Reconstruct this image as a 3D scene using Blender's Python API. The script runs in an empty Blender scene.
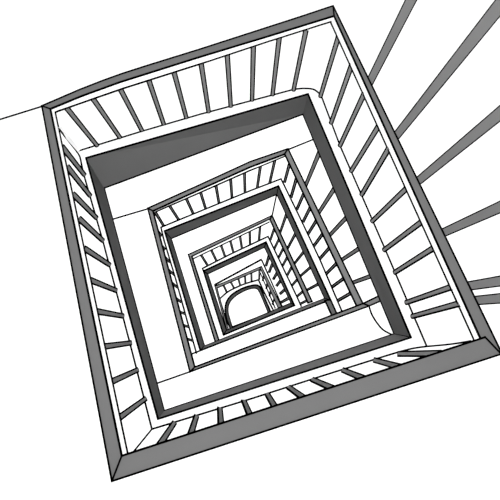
import bpy, bmesh, math
from mathutils import Vector as V3

# ---------------------------------------------------------------- camera and the survey helper
F = 350.0                       # focal length for a 500 px wide frame
TILT = math.atan(70.0 / F)      # the camera looks down the well, tipped a little
CAM_H = 18.8                    # height of the eye above the lowest floor
sc = bpy.context.scene
col = sc.collection
cam_d = bpy.data.cameras.new('camera')
cam_d.sensor_width = 36.0
cam_d.lens = F / 500.0 * 36.0
cam_d.clip_end = 200
cam = bpy.data.objects.new('camera', cam_d)
cam.location = (0, 0, CAM_H)
cam.rotation_euler = (TILT, 0, 0)
col.objects.link(cam)
sc.camera = cam

def at(px, py, depth):
    """point of the place at a given depth below the eye"""
    x, y, z = (px - 250) / F, (250 - py) / F, -1.0
    c, s = math.cos(TILT), math.sin(TILT)
    y, z = y * c - z * s, y * s + z * c
    k = depth / -z
    return V3((x * k, y * k, CAM_H - depth))

# ---------------------------------------------------------------- materials
def mat(name, rgb, noise=0.0):
    m = bpy.data.materials.new(name); m.use_nodes = True
    nt = m.node_tree; b = nt.nodes['Principled BSDF']
    b.inputs['Roughness'].default_value = 0.9
    b.inputs['Specular IOR Level'].default_value = 0.0
    b.inputs['Base Color'].default_value = (*rgb, 1)
    if noise:
        tc = nt.nodes.new('ShaderNodeTexCoord')
        n = nt.nodes.new('ShaderNodeTexNoise'); n.inputs['Scale'].default_value = 2.5
        r = nt.nodes.new('ShaderNodeValToRGB')
        r.color_ramp.elements[0].color = (*[c * (1 - noise) for c in rgb], 1)
        r.color_ramp.elements[1].color = (*[c * (1 + noise) for c in rgb], 1)
        nt.links.new(tc.outputs['Object'], n.inputs['Vector'])
        nt.links.new(n.outputs['Fac'], r.inputs['Fac'])
        nt.links.new(r.outputs['Color'], b.inputs['Base Color'])
    return m
WHITE = mat('white_plaster', (.92, .92, .92))
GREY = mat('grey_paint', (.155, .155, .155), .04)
DARK = mat('dark_grey_paint', (.095, .095, .095), .04)
BLACK = mat('black_line_paint', (.0, .0, .0))

# ---------------------------------------------------------------- mesh helpers
def prism(bm, top, bot, mt=0, ms=None):
    """solid between two loops with the same number of corners"""
    ms = mt if ms is None else ms
    a = [bm.verts.new(p) for p in top]; b = [bm.verts.new(p) for p in bot]
    n = len(a)
    f = bm.faces.new(a); f.material_index = mt
    f = bm.faces.new(b[::-1]); f.material_index = ms
    for i in range(n):
        f = bm.faces.new((a[i], b[i], b[(i + 1) % n], a[(i + 1) % n])); f.material_index = ms

def bar(bm, a, b, w, mi=1, up=V3((0, 0, 1)), over=True):
    """square black bead laid along an edge"""
    d = b - a
    if d.length < 1e-6: return
    d.normalize()
    s = d.cross(up)
    if s.length < 1e-3: s = d.cross(V3((1, 0, 0)))
    s.normalize(); u = s.cross(d).normalized()
    h = w / 2
    if over: a, b = a - d * h, b + d * h
    q = [s * h + u * h, -s * h + u * h, -s * h - u * h, s * h - u * h]
    prism(bm, [a + v for v in q], [b + v for v in q], mi)

def link(name, bm, mats, parent=None):
    bmesh.ops.recalc_face_normals(bm, faces=bm.faces)
    me = bpy.data.meshes.new(name); bm.to_mesh(me); bm.free()
    for m in mats: me.materials.append(m)
    o = bpy.data.objects.new(name, me); col.objects.link(o)
    if parent:
        o.parent = parent
        me.transform(parent_inv(parent))
    return o
def parent_inv(p):
    from mathutils import Matrix
    return Matrix.Translation(-p.location)
def thing(name, label, cat, loc, group=None):
    o = bpy.data.objects.new(name, None); o.location = loc; o.empty_display_size = .2
    col.objects.link(o); o['label'] = label; o['category'] = cat
    if group: o['group'] = group
    return o
def structure(name, bm, mats):
    o = link(name, bm, mats); o['kind'] = 'structure'; return o

LW = 1.6                                  # line width, in frame pixels at its own depth
def lw(depth, k=1.0): return LW * k * depth / F

def shift(p, dz): return V3((p.x, p.y, p.z - dz))

# ---------------------------------------------------------------- slabs (one per storey) with a well opening
# depth of the floor below the eye, opening at floor level, opening at the soffit, black joint lines on the floor
def arc(pts, n=6):
    """smooth curve through points (Catmull-Rom)"""
    P = [pts[0]] + list(pts) + [pts[-1]]; out = []
    for i in range(1, len(P) - 2):
        for k in range(n):
            t = k / n; r = []
            for c in (0, 1):
                a, b, d, e = P[i-1][c], P[i][c], P[i+1][c], P[i+2][c]
                r.append(.5 * (2*b + (d-a)*t + (2*a-5*b+4*d-e)*t*t + (3*b-a-3*d+e)*t**3))
            out.append(tuple(r))
    out.append(tuple(pts[-1])); return out

DEPTH = [4.7, 8.6, 12.3, 15.8]
THICK = [.58, .60, .50, .40]
ARCH_O = [(231,330.5)] + arc([(226.8,320),(225.3,311),(226.5,302),(232,294.5),(242,288.6),(251,285.6),(257,285.2),(260.5,288),(263.5,295)]) + [(270.5,311.5),(271.5,315.5)]
ARCH_I = [(232,327)] + arc([(229.3,318),(227.8,311),(229,303.5),(234.2,296.8),(243,291.3),(251,288.4),(256,288.2),(258.7,290.4),(261.5,296)]) + [(268,311.5),(269,313)]
HOLE = [
    ([(86,158),(308,94),(411,337.5),(158,419)], [(104,188),(303,114),(394.5,334),(164,411)]),
    ([(164.6,231),(278.5,186),(330.5,299.8),(200.4,350.6)], [(171,238.4),(277,194),(325,298.5),(204.4,346.2)]),
    ([(203.5,271),(266,242),(294.5,305.5),(223.5,335)], [(207.5,273.8),(264.6,247),(291.3,303),(226.2,330.6)]),
    (ARCH_O, ARCH_I),
]
LINES = [
    # storey 1: foot line of the balusters, stair joints
    [[(76.8,151.6),(140,132),(200,114.5),(250,101.2),(294,89.5)] + arc([(294,89.5),(304,88.6),(314,89.8),(321,95.5)]) + [(340,146),(384,247),(426,345)],
     arc([(76.8,151.6),(80,157),(82,166),(84,175)]) + [(103,241),(130,343),(152,429)],
     [(152,429),(200,414.3),(250,399),(320,376.5),(377,358.5)] + arc([(377,358.5),(402,351),(420,347.2),(450,344.2),(470,341)]),
     [(-30,129),(44,106)], [(152,429),(130,456)]],
    [[(161,227.4),(196,213),(250,190.9),(281,179),(300,218),(320,260),(343,314)],
     [(161,227.4),(164,240),(176,280),(187,320),(196.5,353)],
     [(96,224.3),(150,208.3)], [(286,150.6),(322,136)], [(140,389.2),(192,371)], [(191.6,354),(200.4,350.6)],
     arc([(368.8,305.6),(371.5,314),(377,323),(384,330.5),(397,337)])],
    [[(202.5,268.5),(230,254.4),(268,236.5),(297,297),(301,306)],
     [(202.5,268.5),(204,272.5)], [(277.5,190),(272,216.5)]],
    [arc([(219.5,299),(227,292.5),(234,288.5),(245,283.8),(258.5,279.8)]) + [(263,290),(272.6,309)],
     [(219.5,299),(223.5,311)]],
]
OUT = 7.0
CY = at(250, 320, 4.7).y
def outer_ring(z):
    return [V3((-OUT, OUT + 1.5, z)), V3((OUT, OUT + 1.5, z)), V3((OUT, -OUT, z)), V3((-OUT, -OUT, z))]
def ring_faces(bm, outer, inner, mi):
    """flat plate with an opening"""
    vo = [bm.verts.new(p) for p in outer]; vi = [bm.verts.new(p) for p in inner]
    es = []
    for L in (vo, vi):
        for i in range(len(L)): es.append(bm.edges.new((L[i], L[(i + 1) % len(L)])))
    r = bmesh.ops.triangle_fill(bm, use_beauty=True, use_dissolve=False, edges=es)
    for f in r['geom']:
        if isinstance(f, bmesh.types.BMFace): f.material_index = mi
    return vo, vi

for n in range(4):
    Z, T = DEPTH[n], THICK[n]
    top = [at(x, y, Z) for x, y in HOLE[n][0]]
    bot = [at(x, y, Z + T) for x, y in HOLE[n][1]]
    # keep the slab a little back from the facing so the two do not share a face
    bm = bmesh.new()
    ctr = sum(top, V3()) / len(top)
    def back(p, k): 
        d = V3((p.x - ctr.x, p.y - ctr.y, 0)); return p + d.normalized() * k
    ti = [back(p, .012) for p in top]; bi = [back(V3((p.x, p.y, p.z)), .012) for p in bot]
    vo, vi = ring_faces(bm, outer_ring(CAM_H - Z), ti, 0)
    vo2, vi2 = ring_faces(bm, outer_ring(CAM_H - Z - T), bi, 0)
    for A, B in ((vo, vo2), (vi, vi2)):
        for i in range(len(A)):
            bm.faces.new((A[i], A[(i + 1) % len(A)], B[(i + 1) % len(A)], B[i]))
    w = lw(Z)
    for ln in LINES[n]:
        P = [at(x, y, Z) for x, y in ln]
        for a, b in zip(P, P[1:]): bar(bm, a, b, w)
    structure('floor', bm, [WHITE, BLACK])
    # facing around the opening
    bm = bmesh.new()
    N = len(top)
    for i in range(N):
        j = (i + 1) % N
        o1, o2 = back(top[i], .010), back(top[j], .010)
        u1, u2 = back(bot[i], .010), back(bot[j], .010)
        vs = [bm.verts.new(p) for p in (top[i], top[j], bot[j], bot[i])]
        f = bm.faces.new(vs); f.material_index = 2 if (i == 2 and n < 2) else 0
        vs = [bm.verts.new(p) for p in (o1, o2, u2, u1)]
        f = bm.faces.new(vs); f.material_index = 0
    for L, dd in ((top, Z), (bot, Z + T)):
        ww = lw(dd)
        for i in range(N): bar(bm, L[i], L[(i + 1) % N], ww)
    if N == 4:
        for i in ((0, 1, 2, 3) if n else (2,)): bar(bm, top[i], bot[i], lw(Z, .7))
    if n == 1:      # the facing on the right runs on past the corner
        q = [at(x, y, Z - .05) for x, y in ((330.5,299.8),(336.8,313.8),(332,316),(325,300.5))]
        prism(bm, q, [shift(p, .06) for p in q])
        for i in (0, 2, 3): bar(bm, q[i], q[(i + 1) % 4], w)
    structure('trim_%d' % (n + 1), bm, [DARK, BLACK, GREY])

# lowest floor
bm = bmesh.new()
prism(bm, outer_ring(0), outer_ring(-.3))
structure('floor', bm, [WHITE])
# outer walls of the stairwell
H = CAM_H - 1.6
for nm, (x0, x1, y0, y1) in {'wall_left': (-OUT-.2, -OUT, -OUT, OUT+1.5), 'wall_right': (OUT, OUT+.2, -OUT, OUT+1.5),
                             'wall_back': (-OUT, OUT, OUT+1.5, OUT+1.7), 'wall_front': (-OUT, OUT, -OUT-.2, -OUT)}.items():
    bm = bmesh.new()
    t = [V3((x0, y0, H)), V3((x1, y0, H)), V3((x1, y1, H)), V3((x0, y1, H))]
    prism(bm, t, [V3((p.x, p.y, -.3)) for p in t])
    structure(nm, bm, [WHITE])

# ---------------------------------------------------------------- railings
def handrail(root, quad, strip, depth, drop, lines=(1, 1, 1, 1), side=True, name='handrail', dz=0, k=1.0, mats=None):
    """quad: outer a, outer b, inner b, inner a of the grey cap; strip: lower inner edge of the white side below it"""
    depth = depth - dz
    bm = bmesh.new(); w = lw(depth, k)
    cap = [at(x, y, depth) for x, y in quad]
    under = [shift(p, .008) for p in cap]
    prism(bm, cap, under, 0)
    for i in range(4):
        if lines[i]: bar(bm, cap[i], cap[(i + 1) % 4], w)
    o = link(name, bm, mats or [GREY, BLACK], root)
    if strip:
        bm = bmesh.new()
        s = [at(x, y, depth + drop) for x, y in strip]     # inner b, inner a lower down
        top = [cap[3] + V3((0,0,-.009)), cap[2] + V3((0,0,-.009)), cap[1] + V3((0,0,-.009)), cap[0] + V3((0,0,-.009))]
        bot = [s[1], s[0], shift(cap[1], drop), shift(cap[0], drop)]
        prism(bm, top, bot, 0)
        bar(bm, s[0], s[1], w)
        for a, b in ((0, 0), (1, 1)): pass
        u = link('side_board', bm, [WHITE, BLACK], o if False else root)
        u['label'] = 'white board under the grey cap'
    return o

def handrail_run(root, outer, inner, strip, depth, drop):
    """a handrail that bends a little along its length, with its white side board"""
    bm = bmesh.new(); w = lw(depth)
    A = [at(x, y, depth) for x, y in outer]; B = [at(x, y, depth) for x, y in inner]
    top = A + B[::-1]
    prism(bm, top, [shift(p, .008) for p in top], 0)
    for L in (A, B):
        for a, b in zip(L, L[1:]): bar(bm, a, b, w)
    bar(bm, B[0], A[0], w); bar(bm, B[-1], A[-1], w)
    link('handrail', bm, [GREY, BLACK], root)
    bm = bmesh.new()
    S = [at(x, y, depth + drop) for x, y in strip]
    t = [shift(p, .009) for p in top]
    b = [shift(p, drop) for p in A] + S[::-1]
    prism(bm, t, b, 0)
    for a, c in zip(S, S[1:]): bar(bm, a, c, w)
    u = link('side_board', bm, [WHITE, BLACK], root); u['label'] = 'white board under the grey cap'

def plate(bm, foot, head, wf, wh, edge_f, edge_h, thick, rounded):
    """flat bar from foot to head: black body, grey face on both sides"""
    ax = (head - foot); L = ax.length; ax.normalize()
    rad = V3((foot.x, foot.y, 0)).normalized()               # faces the well's centre
    rad = (rad - ax * rad.dot(ax)).normalized()
    s = ax.cross(rad).normalized()
    def outline(a, b, cut):
        pts = []
        if rounded:
            for k in range(9):
                t = math.pi * k / 8
                pts.append(foot + s * (a * math.cos(t)) + ax * (wf * .5 - a * math.sin(t)))
        else:
            pts += [foot + s * a + ax * cut, foot - s * a + ax * cut]
        pts += [head - s * b, head + s * b]
        return pts
    o = outline(wf / 2, wh / 2, 0)
    prism(bm, [p - rad * thick / 2 for p in o], [p + rad * thick / 2 for p in o], 1)
    i = outline(wf / 2 - edge_f, wh / 2 - edge_h, edge_f)
    t2 = thick / 2 + .002
    prism(bm, [p - rad * t2 for p in i], [p + rad * t2 for p in i], 0)

def baluster(root, head, foot, zr, zf, width, thick=.02, rounded=False, name='baluster', k=1.0):
    f = at(*foot, zf - .006); h = at(*head, zr)
    bm = bmesh.new()
    ef, eh = lw(zf, 1.0) * k, lw(zr, 1.0) * k
    ww = max(width, 2.2 * ef)
    plate(bm, f, h, ww, ww, min(ef, ww * .46), min(eh, ww * .46), thick, rounded)
    return link(name, bm, [GREY, BLACK], root)

def railing(n, label, loc_px):
    return thing('stair_railing', label, 'railing', at(*loc_px, DEPTH[n]), 'railings around the open well, one per storey')

# --- storey 1 (nearest)
ZF, ZR = DEPTH[0], 3.7
r1 = railing(0, 'topmost and largest grey-capped railing, nearest the viewer, framing the whole well', (252, 101))
handrail_run(r1, [(42,106),(80,89.6),(102,81),(122,73.8),(145,66.4),(200,49.3),(300,17),(333,6)], [(50.4,109),(82,96),(120,82.2),(200,57),(270,35.8),(334,16)],
             [(55,112),(85,101.5),(122,88.6),(200,63.8),(268,41.3),(330.5,21.5)], ZR, .07)
handrail(r1, [(112,481),(42,106),(50.4,109),(121.8,455.8)], [(55,112),(127.5,453.5)], ZR, .07, (1,0,1,1))
handrail(r1, [(333,6),(501,352),(481.5,341),(334,16)], [(475,341.5),(330.5,21.5)], ZR, .09, (1,0,1,0))
handrail(r1, [(501,354),(112,481),(121.8,455.8),(485,337.2)], None, ZR, .03, (1,1,1,1), dz=.04)
TOP1 = [((66.7,108),(97.8,146.5)),((93,98.6),(120.5,138.4)),((120,88.4),(142.4,131.5)),((148.3,79),(164,125)),((173.5,70.4),(186.6,118.8)),
        ((201,63),(208.8,113)),((227.2,54.4),(230.8,107.5)),((253.4,46),(252,101.3)),((279.2,38),(272.4,96)),((305.9,30.6),(293.3,91.3))]
LEFT1 = [((62,146.5),(84.8,175.5)),((67.3,166.7),(90.6,196.4)),((73,194),(97,218.5)),((79.2,218.7),(103.4,241.2)),((84.5,248.5),(110.2,265.3)),
         ((90.2,280),(116.8,290.8)),((97,311.4),(123.8,316.2)),((104,346.6),(131.5,342.8)),((111,382),(138.2,369.6)),((119,418),(146,398.3))]
BOT1 = [((158,447),(174.5,422.5)),((189,439),(196.5,415.8)),((221,427),(219.8,408)),((251,418),(243.6,400.4)),((276,409),(267,393.8)),
        ((305,399),(288,386.8)),((335,389.5),(312,379.4)),((365,379),(342.5,370)),((402,367.5),(374,360)),((442,353.5),(398,354))]
RIGHT1 = [((339.5,33),(320,97.8)),((352,64),(330.6,124.3)),((364.5,93),(339.4,147)),((381,122),(350.4,172.3)),((389,148),(361,196)),
          ((408.5,186.5),(371.2,222.2)),((423.5,220.5),(383,250.8)),((436,246.5),(393.6,273.2)),((453,286.5),(405,303)),((459.5,303.5),(411,316.8))]
for S in (TOP1, LEFT1, RIGHT1):
    for h, f in S: baluster(r1, h, f, ZR + .075, ZF, .072, rounded=True)
for h, f in BOT1: baluster(r1, h, f, ZR + .06, ZF, .075)
# white corner post
bm = bmesh.new()
a, b = at(78.8, 150.4, ZF), at(59.5, 128, ZR + .05)
plate(bm, a, b, .05, .05, .0, .0, .02, False)
bar(bm, at(76.8,151.6,ZF), at(59,129,ZR + .05), lw(4.2), 2)
o = link('corner_post', bm, [WHITE, WHITE, BLACK], r1); o['label'] = 'slim white post in the corner'

# --- storey 2
ZF, ZR = DEPTH[1], 7.55
r2 = railing(1, 'second railing from the top, seen inside the largest one', (250, 191))
handrail_run(r2, [(147.8,208.3),(200,184.8),(250,161.8),(288,148.8)], [(153,211),(200,189.6),(250,167.2),(284.6,154.2)],
             [(153.8,212.5),(200,192.5),(250,170.4),(284,156.4)], ZR, .07)
handrail(r2, [(190,371.8),(147.8,208.3),(153,211),(194.8,367)], None, ZR, .03, (1,0,1,1))
handrail(r2, [(288,148.8),(364,306),(357.5,308),(284.6,154)], None, ZR, .03, (1,1,1,1))
handrail(r2, [(369,306),(190,371.8),(194.8,367),(363,303.5)], None, ZR, .03, (1,1,1,1), dz=.03)
handrail(r2, [(400,292.5),(369,306),(363,303.5),(395,288)], None, ZR, .03, (1,0,1,0), dz=.03)
TOP2 = [((155.4,212.5),(163.4,225.4)),((169.7,206),(178.5,219.5)),((186,198),(193,213.2)),((200.5,192),(205.5,208.4)),((216,186),(219,203.2)),
        ((230.6,179),(232,197.6)),((244.5,173.5),(245,192.8)),((260.4,166.4),(257.2,188)),((274.8,160.5),(269.5,183.6))]
LEFT2 = [((158,231),(161.5,236)),((160.5,244),(165.2,249.6)),((164,256),(169.8,262.2)),((168,269.5),(174,274.8)),((171.5,282.5),(177.5,287.6)),
         ((175,297.5),(181,302)),((178.5,311.5),(185.5,314)),((182.5,325),(189,327)),((186.5,338.5),(193.3,341))]
RIGHT2 = [((290,162),(284.5,182.5)),((296.5,178),(291,197.5)),((304,193),(296.8,209.5)),((311,206),(303,222)),((317,219.5),(308,234)),
          ((324,232),(313.8,246)),((330.5,246.5),(319.6,259)),((338,262),(326,274)),((345,277.5),(332.5,286.6)),((352,292.5),(338,300.5))]
for h, f in TOP2: baluster(r2, h, f, ZR + .075, ZF, .068, k=.9)
for h, f in LEFT2: baluster(r2, h, f, ZR + .075, ZF, .045, k=.7)
for h, f in RIGHT2: baluster(r2, h, f, ZR + .06, ZF, .068)

# --- storey 3
ZF, ZR = DEPTH[2], 11.2
r3 = railing(2, 'third railing from the top, with short balusters on its top and right sides', (240, 249))
handrail(r3, [(188.5,254.5),(272,215.5),(270,218.9),(192,256.3)], [(269,222.2),(193,258.9)], ZR, .07, (1,0,1,0), k=.75)
handrail(r3, [(220,357),(188.5,254.5),(192,256.6),(223,353)], None, ZR, .03, (1,0,1,1))
handrail(r3, [(272,215.5),(312,301.5),(308,303),(270,219.6)], None, ZR, .03, (1,1,1,1))
handrail(r3, [(330,316),(220,357),(223,353),(330,312)], None, ZR, .03, (1,1,1,1), dz=-.04)
TOP3 = [((200.5,254),(207.8,265.8)),((211,249.5),(216.7,261.3)),((221,245),(225.2,257)),((230.2,240.4),(233.5,252.8)),((240,236),(242,248.8)),
        ((249.8,231.5),(250,245)),((260.2,226),(258.9,240.8))]
RIGHT3 = [((274,229),(270.4,240)),((279,239),(274.2,249)),((283.6,247.6),(278.6,257.6)),((287.8,256),(282.8,265.5)),((292.4,265.5),(287.4,275)),
          ((298,278.6),(292,285.4)),((304,290.5),(297,296.4)),((308,300),(300,304))]
for h, f in TOP3 + RIGHT3: baluster(r3, h, f, ZR + .08, ZF, .07, k=.75)

# --- storey 4 (deepest)
ZF, ZR = DEPTH[3], 14.8
r4 = railing(3, 'smallest and deepest railing, beside the rounded opening at the bottom', (240, 286))
o = handrail(r4, [(214.0,284.0),(261.6,258.2),(262.2,260.2),(214.9,285.8)], None, ZR, .03, (0,0,0,0), dz=.1, mats=[BLACK, BLACK])
o['label'] = 'thin black rail'
handrail(r4, [(215.6,286),(260.4,266.8),(260.2,269.4),(217.3,288)], None, ZR, .03, (1,0,1,0), k=.65)
handrail(r4, [(227.2,331.5),(214.6,285),(217.0,287.8),(228.8,331)], None, ZR, .03, (1,0,1,0), k=.65)
handrail(r4, [(261.4,266.4),(281.6,306.6),(278.2,308),(260,267.8)], None, ZR, .03, (1,1,1,1), k=.65)
o = handrail(r4, [(262.5,259.8),(283.3,307),(282.1,307.4),(261.0,260.4)], None, ZR, .03, (0,0,0,0), dz=.1, mats=[BLACK, BLACK])
o['label'] = 'thin black rail'
o = handrail(r4, [(260.8,272.5),(276,308.2),(274.6,308.8),(259.8,273)], None, ZR + .5, .03, (0,0,0,0), name='lower_rail', mats=[BLACK, BLACK])
o['label'] = 'black lower rail'
TOP4 = [((223.4,285),(226.8,292.2)),((230.2,281.2),(234,288)),((238,277.5),(240.2,285.4)),((245,274.5),(245.4,283)),((251.3,271.5),(251.6,281)),((259.6,268.5),(259.2,279.6))]
for h, f in TOP4: baluster(r4, h, f, ZR + .08, ZF, .06, k=.6)
RIGHT4 = [((264,275),(262.6,281)),((267.6,282.5),(266.2,289)),((271,290),(269.3,296.5)),((274.6,298),(272.3,304.5))]
for h, f in RIGHT4: baluster(r4, h, f, ZR + .08, ZF, .06, k=.6)

# ---------------------------------------------------------------- tall bars standing on the right, outside each railing
def tall_bars(zf, zt, bases, width, label, rail_name='top_rail'):
    root = thing('tall_bar_screen', label, 'bars', at(*bases[len(bases)//2], zf), 'tall bars on the right, one row per storey')
    heads = []
    for px, py in bases:
        f = at(px, py, zf); h = V3((f.x, f.y, CAM_H - zt)); heads.append(h)
        bm = bmesh.new()
        plate(bm, f, h, width, width, lw(zf, .85), lw(zt, .85), .03, False)
        link('upright_bar', bm, [GREY, BLACK], root)
    bm = bmesh.new()
    for a, b in zip(heads, heads[1:]): bar(bm, a, b, .05, 0)
    link(rail_name, bm, [GREY], root)
    return root
tall_bars(4.7, 1.9, [(368,85.5),(395,137.5),(417,182),(441.5,233.5),(462,287),(470,301)], .125,
          'row of broad tall grey bars at the far right, outside the largest railing')
tall_bars(8.6, 5.29, [(304.6,188),(318,214),(329,236),(340.8,260.5),(351.8,283)], .105,
          'row of grey bars on the right between the second railing and the first dark edge')
tall_bars(12.3, 9.21, [(279.8,233.5),(287.3,249),(294.5,263.5),(301,275.5),(307,290)], .10,
          'row of small grey bars on the right, outside the third railing')
tall_bars(15.8, 12.83, [(266,266),(269,272.5),(273.2,279.5),(276.4,286),(279.8,294),(281,302.5)], .13,
          'row of tiny grey bars beside the deepest railing, at its right')

# ---------------------------------------------------------------- light
WORLD, WELL, CEIL, BACK = .35, 44.0, 1.0, 8.0
world = bpy.data.worlds.new('daylight'); sc.world = world; world.use_nodes = True
bg = world.node_tree.nodes['Background']
bg.inputs['Color'].default_value = (1, 1, 1, 1); bg.inputs['Strength'].default_value = WORLD
def point(name, loc, power, radius=.3, falloff=None):
    """an added point light; falloff 'Constant' keeps the far storeys as bright as the near ones, as the drawing shows them"""
    l = bpy.data.lights.new(name, 'POINT'); l.energy = power; l.shadow_soft_size = radius
    l.use_nodes = True; nt = l.node_tree; e = nt.nodes['Emission']
    if falloff:
        f = nt.nodes.new('ShaderNodeLightFalloff'); f.inputs['Strength'].default_value = 1
        nt.links.new(f.outputs[falloff], e.inputs['Strength'])
    o = bpy.data.objects.new(name, l); o.location = loc; col.objects.link(o)
# added fill light right at the eye, so its shadows stay hidden
point('eye_fill', (0, 0, CAM_H + .03), WELL, .02, 'Constant')
# added fill lights hidden under each slab, keeping the floors below white
for n in range(4):
    z = CAM_H - DEPTH[n] - THICK[n] - .3
    for x, y in ((-4.6, -3.5), (-4.6, 1), (-4.6, 5.5), (4.9, -3.5), (4.9, 1), (4.9, 5.5), (0, -5)):
        point('under_slab_fill', (x, y, z), CEIL, .3, 'Constant')
    point('back_fill', (0, 6.6, CAM_H - DEPTH[n] - 1.4), BACK, .3, 'Constant')  # added light from the back to lift the bottom facing boards, no fixture

vs = sc.view_settings
vs.view_transform = 'Standard'; vs.look = 'None'; vs.gamma = 1; vs.use_curve_mapping = False
vs.exposure = 0.0
